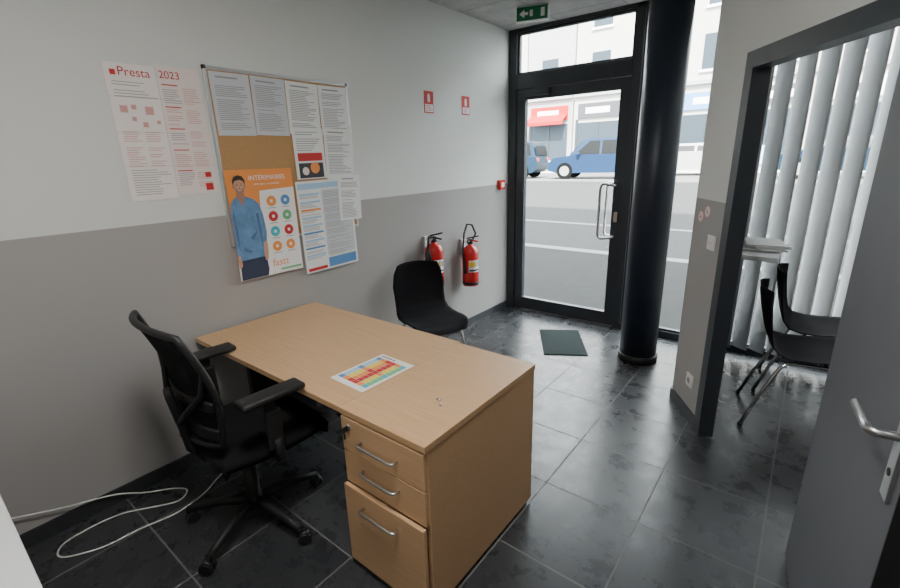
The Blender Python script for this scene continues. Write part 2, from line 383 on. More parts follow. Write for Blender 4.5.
for i, (x, y) in enumerate(((1.9, 0.35), (3.6, 2.6))):  # unseen panels with area lamps, added as fill to brighten the interior
    b = MB("fill_panel"); b.b2((-0.3, -0.3, -0.012), (0.3, 0.3, 0), 'wplast', 0.003); b.b2((-0.27, -0.27, -0.016), (0.27, 0.27, -0.012), 'fillglow')
    o = b.done((x, y, ZC))
    l = bpy.data.lights.new("fill_lamp", 'AREA'); l.size = 0.5; l.energy = (44, 6)[i]; l.color = (1, 0.97, 0.93)
    lo = bpy.data.objects.new("fill_lamp", l); COL.objects.link(lo); lo.parent = o; lo.location = (0, 0, -0.03)

# ------------------------------------------------------------------ desk
b = MB("desk")
zt = 0.722
b.b2((0.03, 0.906, zt - 0.025), (1.222, 1.66, zt), 'wood', 0.0015)
b.b2((0.12, 1.58, 0.32), (1.15, 1.60, zt - 0.03), 'wood')
for xx in (0.14, 1.17):
    b.b2((xx - 0.03, 1.00, 0.03), (xx + 0.03, 1.56, 0.065), 'black', 0.006)
    b.b2((xx - 0.022, 1.10, 0.06), (xx + 0.022, 1.50, zt - 0.06), 'black', 0.006)
    b.b2((xx - 0.025, 0.95, zt - 0.065), (xx + 0.025, 1.6, zt - 0.025), 'black', 0.004)
    for yy in (1.03, 1.53): b.tube([(xx, yy, 0.0), (xx, yy, 0.03)], 0.02, 'black')
b.b2((0.16, 1.25, zt - 0.06), (1.15, 1.29, zt - 0.025), 'black')
b.done()
b = MB("drawer_cabinet")
X0, X1, Y0, Y1 = 1.226, 1.646, 0.920, 1.640
b.b2((X0 - 0.001, 0.903, zt - 0.024), (X1 + 0.003, Y1 + 0.005, zt + 0.001), 'wood', 0.0015)
b.b2((X1 - 0.018, Y0, 0.02), (X1, Y1, zt - 0.024), 'wood'); b.b2((X0, Y0, 0.02), (X0 + 0.018, Y1, zt - 0.024), 'wood')
b.b2((X0 + 0.018, Y1 - 0.018, 0.02), (X1 - 0.018, Y1, zt - 0.024), 'wood'); b.b2((X0 + 0.018, Y0 + 0.01, 0.02), (X1 - 0.018, Y1 - 0.018, 0.04), 'wood')
for xx in (X0 + 0.05, X1 - 0.05):
    for yy in (Y0 + 0.05, Y1 - 0.05): b.tube([(xx, yy, 0), (xx, yy, 0.02)], 0.018, 'black')
for j, (za, zb, dy) in enumerate(((0.548, 0.690, 0), (0.404, 0.543, 0), (0.035, 0.399, 0.018))):
    b.b2((X0 + 0.004, 0.903 - dy, za), (X1 - 0.004, 0.92 - dy, zb), 'wood', 0.0015)
    b.b2((X0 + 0.025, 0.92 - dy, za + 0.01), (X1 - 0.025, 1.35, zb - 0.02), 'woodedge')
    hz = (0.612, 0.492, 0.335)[j]; yy = 0.903 - dy; cx = (X0 + X1) / 2 - 0.01
    b.tube([(cx - 0.09, yy, hz), (cx - 0.09, yy - 0.020, hz), (cx - 0.08, yy - 0.026, hz), (cx + 0.08, yy - 0.026, hz), (cx + 0.09, yy - 0.020, hz), (cx + 0.09, yy, hz)], 0.0055, 'steel', 10)
b.tube([(X0 + 0.045, 0.903, 0.655), (X0 + 0.045, 0.897, 0.655)], 0.013, 'brass', 16); b.box((X0 + 0.045, 0.885, 0.652), (0.006, 0.025, 0.022), 'black', 0.002)
b.tube([(X0 + 0.045, 0.882, 0.647), (X0 + 0.047, 0.880, 0.617)], 0.004, 'black')
b.done()

# coloured sheet on the desk
b = MB("colour_chart_sheet")
b.b2((-0.105, -0.148, 0), (0.105, 0.148, 0.0008), 'white')
for j in range(6):
    for i in range(9):
        kk = ['lblue', 'yellow', 'orange', 'red', 'yellow', 'green'][j] if i % 4 else ['blue', 'orange', 'red', 'red', 'orange', 'teal'][j]
        b.b2((-0.092 + j * 0.0305, 0.09 - i * 0.026, 0.0008), (-0.092 + j * 0.0305 + 0.029, 0.09 - i * 0.026 + 0.0245, 0.0011), kk)
b.b2((-0.09, 0.128, 0.0008), (0.0, 0.134, 0.0011), 'dink')
b.done((1.112, 1.18, zt + 0.0005), math.radians(-2))
b = MB("metal_screw"); b.lathe([(0.006, 0), (0.006, 0.004), (0.0025, 0.005), (0.002, 0.018)], 'chrome', (0, 0, 0), 12); b.done((1.53, 1.13, zt + 0.001))
b = MB("metal_screw"); b.tube([(-0.01, 0, 0.004), (0.012, 0.006, 0.004)], 0.004, 'chrome', 10); b.done((1.50, 1.155, zt + 0.001))

# ------------------------------------------------------------------ office chair
def office_chair(loc, rz):
    b = MB("office_chair")
    for i in range(5):
        a = math.radians(i * 72 + 10); c, s = math.cos(a), math.sin(a); R_ = 0.305
        b.tube([(0.03 * c, 0.03 * s, 0.105), (0.12 * c, 0.12 * s, 0.108), (0.22 * c, 0.22 * s, 0.092), (R_ * c, R_ * s, 0.075)], [0.026, 0.022, 0.018, 0.015], 'black', 10)
        b.tube([(R_ * c, R_ * s, 0.08), (R_ * c, R_ * s, 0.05)], 0.008, 'black', 8)
        ca = a + 0.9 + i; tx, ty = -math.sin(ca), math.cos(ca)
        ox, oy = R_ * c + 0.012 * math.cos(ca), R_ * s + 0.012 * math.sin(ca)
        for q in (-1, 1):
            b.tube([(ox + tx * q * 0.006, oy + ty * q * 0.006, 0.027), (ox + tx * q * 0.022, oy + ty * q * 0.022, 0.027)], 0.027, 'black', 20)
        b.tube([(ox - tx * 0.018, oy - ty * 0.018, 0.04), (ox + tx * 0.018, oy + ty * 0.018, 0.04)], 0.022, 'black', 12)
    b.lathe([(0.042, 0.07), (0.042, 0.12), (0.032, 0.14), (0.030, 0.27), (0.022, 0.275), (0.017, 0.28), (0.017, 0.42)], 'black', (0, 0, 0), 24)
    b.box((0, 0.02, 0.42), (0.17, 0.24, 0.045), 'black', 0.01)
    b.tube([(0.05, 0.05, 0.42), (0.25, 0.06, 0.41), (0.27, 0.06, 0.41)], 0.006, 'black', 8)
    b.box((0, 0.055, 0.455), (0.44, 0.42, 0.02), 'black', 0.008)
    def seat_top(u, v):
        x = (2 * u - 1); y = (2 * v - 1)
        xx = x * math.sqrt(1 - 0.22 * y * y); yy = y * math.sqrt(1 - 0.16 * x * x)
        edge = max(abs(x), abs(y)) ** 6
        z = 0.515 - 0.035 * edge - 0.012 * (1 - x * x) * (1 - y * y) - (0.02 * max(0, y) ** 2)
        return (xx * 0.265, 0.055 + yy * 0.255, z)
    b.grid(seat_top, 20, 20, 'fabric', 0.05)
    BO = 0.06
    def bk(u, v):
        w = 0.205 + 0.04 * math.sin(min(1, v * 1.25) * math.pi * 0.62) - 0.035 * max(0, v - 0.8) / 0.2 * 0.5
        z = 0.565 + 0.475 * v
        y = BO - 0.215 + 0.035 * math.sin(v * math.pi) - 0.085 * v - 0.045 * (1 - u * u)
        return Vector((u * w, y, z))
    b.grid(lambda u, v: bk(2 * u - 1, v), 14, 18, 'mesh', 0.004)
    outline = [bk(-1, i / 14) for i in range(15)] + [bk(-1 + 2 * i / 10, 1) + Vector((0, 0, 0.012 * math.sin(i / 10 * math.pi))) for i in range(1, 10)] + [bk(1, 1 - i / 14) for i in range(15)] + [bk(1 - 2 * i / 10, 0) + Vector((0, 0, -0.02 * math.sin(i / 10 * math.pi))) for i in range(1, 10)]
    b.tube(outline + [outline[0], outline[1]], 0.013, 'black', 10)
    b.grid(lambda u, v: bk(2 * u - 1, 0.02 + v * 0.13) + Vector((0, -0.006, 0)), 10, 4, 'black', 0.008)
    b.grid(lambda u, v: bk((2 * u - 1) * 0.95, 0.32 + v * 0.09) + Vector((0, -0.012, 0)), 10, 4, 'black', 0.01)
    b.tube([(0, -0.03, 0.42), (0, -0.16, 0.43), (0, -0.262 + BO, 0.50), (0, -0.275 + BO, 0.60), (0, -0.30 + BO, 0.74), (0, -0.305 + BO, 0.78)], [0.024, 0.026, 0.025, 0.022, 0.018, 0.014], 'black', 10)
    for q in (-1, 1): b.tube([(0, -0.285 + BO, 0.62), (q * 0.10, -0.280 + BO, 0.70), (q * 0.19, -0.25 + BO, 0.79), (q * 0.225, -0.245 + BO, 0.88)], [0.016, 0.014, 0.012, 0.01], 'black', 8)
    for q in (-1, 1):
        b.tube([(q * 0.17, 0.03, 0.43), (q * 0.27, 0.03, 0.432), (q * 0.295, 0.025, 0.46), (q * 0.305, 0.01, 0.56)], [0.016, 0.018, 0.02, 0.021], 'black', 10)
        b.box((q * 0.305, 0.008, 0.60), (0.024, 0.065, 0.17), 'black', 0.009)
        b.box((q * 0.305, 0.002, 0.69), (0.018, 0.045, 0.09), 'black', 0.006)
        b.box((q * 0.305, 0.015, 0.748), (0.085, 0.255, 0.028), 'black', 0.012, None, 4)
    return b.done(loc, rz)
office_chair((0.665, 0.785, 0), math.radians(-3))

# ------------------------------------------------------------------ shell chairs
prof = [(-0.275, 0.835), (-0.265, 0.77), (-0.245, 0.68), (-0.222, 0.59), (-0.195, 0.52), (-0.15, 0.47), (-0.08, 0.447), (0.02, 0.443), (0.12, 0.452), (0.19, 0.456), (0.225, 0.445), (0.24, 0.42)]
wid = [0.165, 0.195, 0.21, 0.205, 0.205, 0.215, 0.225, 0.225, 0.22, 0.21, 0.195, 0.17]
def interp(arr, t):
    n = len(arr) - 1; i = min(int(t * n), n - 1); f = t * n - i; f = f * f * (3 - 2 * f) * 0.3 + f * 0.7
    a, c = arr[i], arr[i + 1]
    if isinstance(a, tuple): return tuple(a[q] * (1 - f) + c[q] * f for q in range(len(a)))
    return a * (1 - f) + c * f
def shell_chair(loc, rz):
    b = MB("shell_chair")
    def sh(u, v):
        x = 2 * v - 1; y, z = interp(prof, u); w = interp(wid, u)
        backness = max(0.0, 1 - u * 2.1); seatness = max(0.0, min(1, (u - 0.35) * 3)) * (1 - max(0, u - 0.85) * 5)
        e = x * x * abs(x)
        tip = (1 - x * x)
        zz = z + 0.030 * e * seatness + (0.012 * tip if u < 0.06 else 0)
        yy = y + 0.055 * e * backness + (0.02 * tip * max(0, (u - 0.9) * 10) if u > 0.9 else 0)
        return (x * w, yy, zz)
    b.grid(sh, 33, 16, 'shell', 0.007)
    for q in (-1, 1):
        b.tube([(q * 0.215, 0.235, 0.006), (q * 0.19, 0.185, 0.25), (q * 0.17, 0.15, 0.405), (q * 0.165, 0.13, 0.425), (q * 0.16, 0.10, 0.428), (q * 0.16, -0.07, 0.428), (q * 0.163, -0.10, 0.42), (q * 0.175, -0.13, 0.39), (q * 0.20, -0.21, 0.2), (q * 0.22, -0.275, 0.006)], 0.0105, 'chrome', 12)
        for yy in (0.235, -0.275): b.tube([(q * (0.215 if yy > 0 else 0.22), yy, 0.0), (q * (0.214 if yy > 0 else 0.219), yy * 0.985, 0.025)], 0.013, 'black', 12)
    for yy in (0.08, -0.06): b.tube([(-0.16, yy, 0.428), (0.16, yy, 0.428)], 0.009, 'chrome', 10)
    return b.done(loc, rz)
shell_chair((0.395, 2.39, 0), math.radians(-116))
shell_chair((2.60, 3.20, 0), math.radians(-82))
shell_chair((2.65, 3.70, 0), math.radians(-90))

# shelf and papers in the back room
b = MB("wall_shelf"); b.b2((2.005, 3.38, 0.925), (2.385, 3.93, 0.955), 'wlam', 0.002)
for yy in (3.48, 3.85): b.b2((2.005, yy, 0.75), (2.02, yy + 0.02, 0.925), 'alu'); b.b2((2.005, yy, 0.905), (2.30, yy + 0.02, 0.925), 'alu')
b.done()
b = MB("paper_stack")
for i in range(6):
    r = Matrix.Rotation(math.radians(random.uniform(-18, 18)), 4, 'Z')
    b.box((random.uniform(-0.01, 0.02), random.uniform(-0.03, 0.03), 0.004 + i * 0.007), (0.21, 0.297, 0.006), 'white', 0, r)
b.done((2.27, 3.70, 0.957), 0.2)

# ------------------------------------------------------------------ left wall papers
def rect(b, y0, z0, y1, z1, x, k): b.poly([(x, y0, z0), (x, y1, z0), (x, y1, z1), (x, y0, z1)], k)
def disc(b, y, z, ry, rz_, x, k, n=28): b.poly([(x, y + ry * math.cos(2 * math.pi * i / n), z + rz_ * math.sin(2 * math.pi * i / n)) for i in range(n)], k)
YX, ZX = (0, 1, 0), (0, 0, 1)
def textlines(b, y0, y1, ztop, zbot, x, k='ink', pitch=0.012, h=0.004):
    z = ztop
    while z > zbot:
        if random.random() > 0.12: rect(b, y0, z - h, y0 + (y1 - y0) * random.uniform(0.6, 1.0), z, x, k)
        z -= pitch

b = MB("calendar_poster")
b.b2((0.002, 0.768, 1.445), (0.004, 0.974, 2.04), 'palep2'); b.b2((0.002, 0.975, 1.46), (0.004, 1.172, 2.05), 'palep')
x = 0.0052
rect(b, 0.79, 1.99, 0.812, 2.012, x, 'red')
textlines(b, 0.79, 0.965, 1.965, 1.895, x, 'ink', 0.012, 0.003)
for i, (yy, zz, s_) in enumerate(((0.80, 1.835, .03), (0.845, 1.85, .02), (0.90, 1.83, .035), (0.84, 1.80, .018), (0.94, 1.79, .016), (0.88, 1.775, .022))): rect(b, yy, zz, yy + s_, zz + s_, x, 'pink')
textlines(b, 0.79, 0.865, 1.755, 1.60, x, 'pink', 0.010, 0.003); textlines(b, 0.88, 0.96, 1.755, 1.60, x, 'pink', 0.010, 0.003)
textlines(b, 0.79, 0.96, 1.585, 1.47, x, 'ink', 0.011, 0.003)
for i in range(5):
    zz = 1.965 - i * 0.098
    rect(b, 0.99, zz, 1.06, zz + 0.005, x, 'red')
    textlines(b, 0.99, 1.07, zz - 0.008, zz - 0.075, x, 'pink' if i % 2 else 'ink', 0.0095, 0.003); textlines(b, 1.08, 1.155, zz - 0.008, zz - 0.075, x, 'pink', 0.0095, 0.003)
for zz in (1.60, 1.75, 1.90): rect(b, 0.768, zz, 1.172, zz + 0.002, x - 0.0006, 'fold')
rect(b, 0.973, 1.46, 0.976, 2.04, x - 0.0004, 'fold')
rect(b, 1.112, 1.475, 1.150, 1.51, x + .0004, 'red'); rect(b, 1.118, 1.54, 1.148, 1.565, x + .0004, 'red')
pp = b.done(recalc=False)
text("poster_title", "Presta", 0.052, 'red', (x, 0.818, 1.99), YX, ZX, pp); text("poster_year", "2023", 0.047, 'red', (x, 0.985, 1.995), YX, ZX, pp)

b = MB("notice_board"); ZB = 1.17
b.b2((0.001, 1.20, ZB), (0.014, 2.09, 2.065), 'cork')
for (a0, a1) in (((0.001, 1.19, ZB - 0.01), (0.0165, 1.207, 2.075)), ((0.001, 2.083, ZB - 0.01), (0.0165, 2.10, 2.075)), ((0.001, 1.207, 2.058), (0.0165, 2.083, 2.075)), ((0.001, 1.207, ZB - 0.01), (0.0165, 2.083, ZB + 0.007))): b.b2(a0, a1, 'alu', 0.002)
for yy in (1.197, 2.09): b.box((0.010, yy, 2.067), (0.013, 0.02, 0.02), 'black', 0.002)
b.done()
def notice(y0, z0, y1, z1, x, kind, tilt=0.0):
    b = MB("notice_paper"); b.b2((x - 0.0004, y0, z0), (x, y1, z1), 'white' if kind != 'grey' else 'paper2'); xx = x + 0.001; w = y1 - y0
    if kind in ('doc', 'grey'):
        rect(b, y0 + 0.03, z1 - 0.028, y0 + w * 0.7, z1 - 0.02, xx, 'ink')
        textlines(b, y0 + 0.02, y1 - 0.02, z1 - 0.045, z0 + 0.02, xx, 'ink', 0.0095, 0.0035)
    elif kind == 'redfoot':
        textlines(b, y0 + 0.02, y1 - 0.02, z1 - 0.02, z0 + (z1 - z0) * 0.55, xx, 'ink', 0.013, 0.004)
        rect(b, y0 + 0.02, z0 + (z1 - z0) * 0.36, y1 - 0.02, z0 + (z1 - z0) * 0.52, xx, 'red')
        rect(b, y0 + 0.02, z0 + (z1 - z0) * 0.02, y1 - 0.02, z0 + (z1 - z0) * 0.32, xx, 'dink')
        disc(b, y0 + w * .62, z0 + (z1 - z0) * 0.22, 0.034, 0.034, xx + .0004, 'orange'); disc(b, y0 + w * .30, z0 + (z1 - z0) * 0.16, 0.024, 0.024, xx + .0004, 'palep')
    elif kind == 'table':
        rect(b, y0 + 0.01, z1 - 0.05, y1 - 0.02, z1 - 0.015, xx, 'lblue')
        rect(b, y0 + w * 0.42, z0 + 0.09, y1 - 0.015, z1 - 0.06, xx, 'paper2')
        for i in range(9):
            zz = z1 - 0.075 - i * 0.048
            rect(b, y0 + 0.015, zz - 0.012, y0 + w * 0.38, zz, xx + .0003, 'orange' if i == 2 else ('blue' if i in (5, 7) else 'lblue'))
            textlines(b, y0 + 0.015, y0 + w * 0.38, zz - 0.017, zz - 0.04, xx, 'ink', 0.009, 0.003)
            textlines(b, y0 + w * 0.45, y1 - 0.03, zz, zz - 0.04, xx + .0003, 'ink', 0.010, 0.003)
        rect(b, y0 + w * 0.42, z0 + 0.012, y1 - 0.015, z0 + 0.075, xx, 'blue')
        rect(b, y0 + 0.015, z0 + 0.01, y0 + w * 0.38, z0 + 0.03, xx, 'red')
    if tilt: bmesh.ops.rotate(b.bm, verts=b.bm.verts, cent=(x, (y0 + y1) / 2, (z0 + z1) / 2), matrix=Matrix.Rotation(math.radians(tilt), 3, 'X'))
    return b.done(recalc=False)
notice(1.214, 1.745, 1.425, 2.052, 0.0178, 'grey', 0.6); notice(1.43, 1.75, 1.635, 2.052, 0.0186, 'grey', -0.5)
notice(1.64, 1.76, 1.86, 2.048, 0.0178, 'doc', -0.8); notice(1.866, 1.76, 2.082, 2.048, 0.0190, 'doc', 0.7)
notice(1.648, 1.50, 1.865, 1.795, 0.0204, 'redfoot', 0.8); notice(1.870, 1.49, 2.092, 1.80, 0.0212, 'doc', -1.0)
notice(1.63, 0.915, 2.055, 1.49, 0.024, 'table', 1.0); notice(1.94, 1.215, 2.125, 1.51, 0.027, 'doc', -1.5)

# job poster with printed man
b = MB("recruitment_poster"); x = 0.0225
b.b2((x - 0.0008, 1.205, 0.962), (x, 1.61, 1.57), 'orange'); l1, l2, l3, l4 = x + 0.001, x + 0.0016, x + 0.0022, x + 0.0028
b.poly([(l1, 1.39, 1.452), (l1, 1.61, 1.462), (l1, 1.61, 0.962), (l1, 1.205, 0.962), (l1, 1.205, 1.06), (l1, 1.36, 1.10)], 'white')
b.poly([(l2, 1.206, 1.10), (l2, 1.206, 1.34), (l2, 1.214, 1.39), (l2, 1.232, 1.415), (l2, 1.255, 1.430), (l2, 1.302, 1.428), (l2, 1.348, 1.408), (l2, 1.376, 1.38), (l2, 1.392, 1.32), (l2, 1.400, 1.22), (l2, 1.392, 1.16), (l2, 1.376, 1.12), (l2, 1.378, 1.075), (l2, 1.220, 1.07)], 'shirt')
b.poly([(l2, 1.217, 1.075), (l2, 1.378, 1.08), (l2, 1.384, 1.0), (l2, 1.374, 0.964), (l2, 1.212, 0.964)], 'jeans')
b.poly([(l3, 1.252, 1.430), (l3, 1.256, 1.455), (l3, 1.293, 1.455), (l3, 1.300, 1.429), (l3, 1.280, 1.375)], 'skin2')
b.poly([(l3, 1.348, 1.33), (l3, 1.355, 1.22), (l3, 1.364, 1.13), (l3, 1.370, 1.22), (l3, 1.364, 1.33)], 'shirt2')
b.poly([(l3, 1.225, 1.36), (l3, 1.232, 1.24), (l3, 1.228, 1.13), (l3, 1.218, 1.22), (l3, 1.216, 1.33)], 'shirt2')
b.poly([(l3, 1.30, 1.20), (l3, 1.345, 1.235), (l3, 1.34, 1.22), (l3, 1.31, 1.18)], 'shirt2'); b.poly([(l3, 1.25, 1.15), (l3, 1.30, 1.12), (l3, 1.29, 1.11), (l3, 1.25, 1.13)], 'shirt2')
b.poly([(l3, 1.372, 1.16), (l3, 1.394, 1.17), (l3, 1.396, 1.12), (l3, 1.388, 1.06), (l3, 1.37, 1.055), (l3, 1.366, 1.10)], 'skin')
b.poly([(l3, 1.206, 1.10), (l3, 1.222, 1.11), (l3, 1.228, 1.05), (l3, 1.215, 1.03), (l3, 1.206, 1.04)], 'skin')
HY, HZ = 1.276, 1.484
face = []
for i in range(28):
    t = 2 * math.pi * i / 28; yy = math.cos(t); zz = math.sin(t)
    face.append((l4, HY + 0.031 * yy * (1 - 0.18 * max(0, -zz)), HZ + 0.043 * zz))
b.poly(face, 'skin')
b.poly([(l4 + .0005, HY + a_, HZ + c_) for a_, c_ in ((-.030, 0), (-.024, -.030), (-.008, -.043), (.008, -.043), (.024, -.030), (.030, 0), (.018, -.018), (0, -.012), (-.018, -.018))], 'skin2')
for q in (-1, 1): disc(b, HY + q * 0.0325, HZ - 0.001, 0.004, 0.009, l4, 'skin2', 12)
b.poly([(l4 + .001, HY + a_, HZ + c_) for a_, c_ in ((-.034, .004), (-.036, .030), (-.024, .050), (0, .058), (.023, .051), (.035, .030), (.033, .004), (.024, .026), (.005, .034), (-.023, .028))], 'hair')
for q in (-.012, .012):
    disc(b, HY + q, HZ + 0.005, 0.004, 0.0018, l4 + .001, 'hair', 10); rect(b, HY + q - .006, HZ + .0105, HY + q + .006, HZ + .0125, l4 + .001, 'hair')
rect(b, HY - .009, HZ - .0235, HY + .009, HZ - .021, l4 + .001, 'white'); rect(b, HY - .001, HZ - .012, HY + .003, HZ + .002, l4 + .001, 'skin2')
ic = ['orange', 'blue', 'red', 'green', 'teal', 'red', 'orange', 'orange']
for r_ in range(4):
    for c_ in range(2):
        yy, zz = 1.455 + c_ * 0.09, 1.39 - r_ * 0.088
        disc(b, yy, zz, 0.030, 0.030, l2, ic[(r_ * 2 + c_) % 8]); rect(b, yy - .008, zz - .008, yy + .008, zz + .008, l3, 'white')
        rect(b, yy - 0.025, zz - 0.041, yy + 0.025, zz - 0.037, l2, 'ink')
rect(b, 1.46, 0.978, 1.60, 0.99, l2, 'green')
o = b.done(recalc=False)
text("poster_heading", "INTÉRIMAIRES", 0.036, 'white', (l2, 1.335, 1.512), YX, ZX, o); text("poster_subheading", "votre plus, au quotidien", 0.017, 'white', (l2, 1.36, 1.485), YX, ZX, o)
text("poster_logo", "fastt", 0.062, 'orange', (l3, 1.41, 1.01), YX, ZX, o)

for (y0, y1, z0, z1) in ((2.865, 2.975, 1.945, 2.105), (3.355, 3.465, 1.955, 2.105)):
    b = MB("fire_safety_sign"); b.b2((0.001, y0, z0), (0.004, y1, z1), 'red'); w = y1 - y0
    rect(b, y0 + .008, z0 + .008, y1 - .008, z0 + (z1 - z0) * .40, 0.0052, 'white')
    b.poly([(0.0052, y0 + w * .35, z1 - .08), (0.0052, y0 + w * .62, z1 - .08), (0.0052, y0 + w * .62, z1 - .03), (0.0052, y0 + w * .48, z1 - .015), (0.0052, y0 + w * .35, z1 - .03)], 'white')
    textlines(b, y0 + .015, y1 - .015, z0 + (z1 - z0) * .35, z0 + .015, 0.006, 'red', 0.012, 0.004)
    b.done(recalc=False)
b = MB("fire_call_point"); b.box((0.02, 3.97, 1.33), (0.04, 0.095, 0.095), 'exred', 0.008); b.box((0.041, 3.97, 1.33), (0.003, 0.05, 0.045), 'white', 0.001); b.done()

def extinguisher(loc, horn):
    b = MB("fire_extinguisher"); h = 0.37
    b.lathe([(0.05, 0.0), (0.072, 0.006), (0.076, 0.025), (0.076, h - 0.06), (0.070, h - 0.03), (0.052, h - 0.006), (0.028, h + 0.008), (0.022, h + 0.012), (0.022, h + 0.03)], 'exred', (0, 0, 0), 40)
    b.lathe([(0.0772, 0.02), (0.0772, 0.045)], 'black', (0, 0, 0), 40)
    b.lathe([(0.025, h + 0.02), (0.025, h + 0.06), (0.018, h + 0.065)], 'black', (0, 0, 0), 24)
    b.box((0.03, 0, h + 0.085), (0.13, 0.024, 0.012), 'black', 0.004, Matrix.Rotation(math.radians(-14), 4, 'Y'))
    b.box((0.03, 0, h + 0.055), (0.11, 0.02, 0.010), 'black' if horn else 'exred', 0.003, Matrix.Rotation(math.radians(6), 4, 'Y'))
    b.tube([(0.0, -0.024, h + 0.045), (0.0, -0.036, h + 0.045)], 0.015, 'chrome', 16)
    def lab(r, a0, a1, z0, z1): return lambda u, v: (r * math.cos(a0 + (a1 - a0) * u), r * math.sin(a0 + (a1 - a0) * u), z0 + (z1 - z0) * v)
    b.grid(lab(0.0768, -1.15, 0.35, 0.14, 0.25), 12, 1, 'white'); b.grid(lab(0.0773, -1.10, 0.30, 0.15, 0.165), 12, 1, 'dink')
    b.grid(lab(0.0773, -1.10, -0.1, 0.19, 0.235), 12, 1, 'yellow'); b.grid(lab(0.0773, 0.0, 0.30, 0.19, 0.235), 6, 1, 'blue')
    if horn:
        b.tube([(0, -0.02, h + 0.05), (0.0, -0.06, h + 0.07), (0.02, -0.09, h + 0.04), (0.02, -0.095, h - 0.02)], 0.009, 'rubber')
        b.tube([(0.02, -0.095, h - 0.02), (0.02, -0.098, h - 0.06), (0.02, -0.10, h - 0.18)], [0.012, 0.02, 0.042], 'rubber', 20)
    else:
        b.tube([(0.01, 0.02, h + 0.05), (0.02, 0.06, h + 0.11), (0.0, 0.03, h + 0.19), (-0.02, -0.02, h + 0.20), (-0.03, -0.05, h + 0.12), (-0.02, -0.085, h - 0.02), (0.0, -0.088, h - 0.16)], 0.009, 'rubber')
        b.tube([(0.0, -0.088, h - 0.16), (0.0, -0.088, h - 0.24)], [0.011, 0.015], 'rubber')
    b.box((-0.088, 0, h - 0.02), (0.025, 0.05, 0.16), 'alu', 0.002); b.tube([(-0.09, 0, h + 0.035), (-0.02, 0, h + 0.035)], 0.007, 'alu', 8)
    return b.done(loc)
extinguisher((0.102, 3.31, 0.455), False)
extinguisher((0.102, 2.80, 0.555), True)

def on_part(name, t, z, fn):
    b = MB(name); fn(b); p = E + dw * t
    a = math.atan2(dw.y, dw.x)
    return b.done((p.x, p.y, z), a)
def sw(b):
    b.box((0, -0.005, 0), (0.082, 0.01, 0.082), 'wplast', 0.004); b.box((0, -0.011, 0), (0.045, 0.006, 0.05), 'wplast', 0.002); b.box((0, -0.0145, 0.001), (0.046, 0.001, 0.0015), 'ink')
on_part("light_switch", 0.265, 1.11, sw)
def so(b):
    b.box((0, -0.005, 0), (0.082, 0.01, 0.082), 'wplast', 0.004)
    mt = Matrix.Rotation(math.radians(90), 4, 'X')
    b.lathe([(0.027, 0.0), (0.027, 0.003), (0.021, 0.003), (0.021, 0.001)], 'wplast', (0, -0.010, 0), 32, mt); b.lathe([(0.0205, 0), (0.0205, 0.0008)], 'ink', (0, -0.0105, 0), 32, mt)
    for q in (-1, 1): b.lathe([(0.003, 0), (0.003, 0.0015)], 'black', (q * 0.009, -0.0112, 0), 12, mt)
on_part("wall_socket", 0.235, 0.25, so)
def st(b):
    mt = Matrix.Rotation(math.radians(90), 4, 'X')
    b.lathe([(0.034, 0), (0.034, 0.001)], 'pink', (0, 0, 0), 32, mt); b.lathe([(0.028, 0), (0.028, 0.001)], 'palep', (0, -0.001, 0), 32, mt)
    b.box((0, -0.0026, 0), (0.045, 0.001, 0.005), 'pink', 0, Matrix.Rotation(math.radians(45), 4, 'Y')); b.box((0, -0.0026, -0.002), (0.026, 0.001, 0.005), 'ink')
on_part("prohibition_sticker", 0.09, 1.235, st)
on_part("prohibition_sticker", 0.165, 1.27, st)

b = MB("door_mat"); b.box((0, 0, 0.004), (0.57, 0.36, 0.008), 'matg', 0.002); b.done((0.935, 3.535, 0), math.radians(-59))

b = MB("white_table"); b.b2((0.02, -0.72, 0.695), (1.55, 0.035, 0.72), 'wlam', 0.003)
for xx in (0.07, 1.49):
    for yy in (-0.66, -0.05): b.b2((xx - 0.02, yy - 0.02, 0), (xx + 0.02, yy + 0.02, 0.695), 'alu')
b.done()

def smooth(pts, n=8):
    pts = [Vector(p) for p in pts]; out = []
    for i in range(len(pts) - 1):
        p0, p1, p2, p3 = pts[max(i - 1, 0)], pts[i], pts[i + 1], pts[min(i + 2, len(pts) - 1)]
        for k in range(n):
            t = k / n; out.append(0.5 * ((2 * p1) + (-p0 + p2) * t + (2 * p0 - 5 * p1 + 4 * p2 - p3) * t * t + (-p0 + 3 * p1 - 3 * p2 + p3) * t ** 3))
    out.append(pts[-1]); return out
b = MB("power_cable")
b.tube(smooth([(0.03, -0.10, 0.24), (0.03, 0.02, 0.20), (0.03, 0.2, 0.13), (0.035, 0.40, 0.07), (0.07, 0.52, 0.02), (0.13, 0.62, 0.006), (0.20, 0.66, 0.006), (0.25, 0.60, 0.006), (0.19, 0.50, 0.006), (0.12, 0.40, 0.006), (0.10, 0.28, 0.006), (0.12, 0.17, 0.006), (0.20, 0.15, 0.006), (0.28, 0.27, 0.006), (0.30, 0.42, 0.006), (0.33, 0.56, 0.006), (0.30, 0.70, 0.006), (0.22, 0.84, 0.006), (0.2, 1.0, 0.006)]), 0.0035, 'wplast', 8)
b.done()

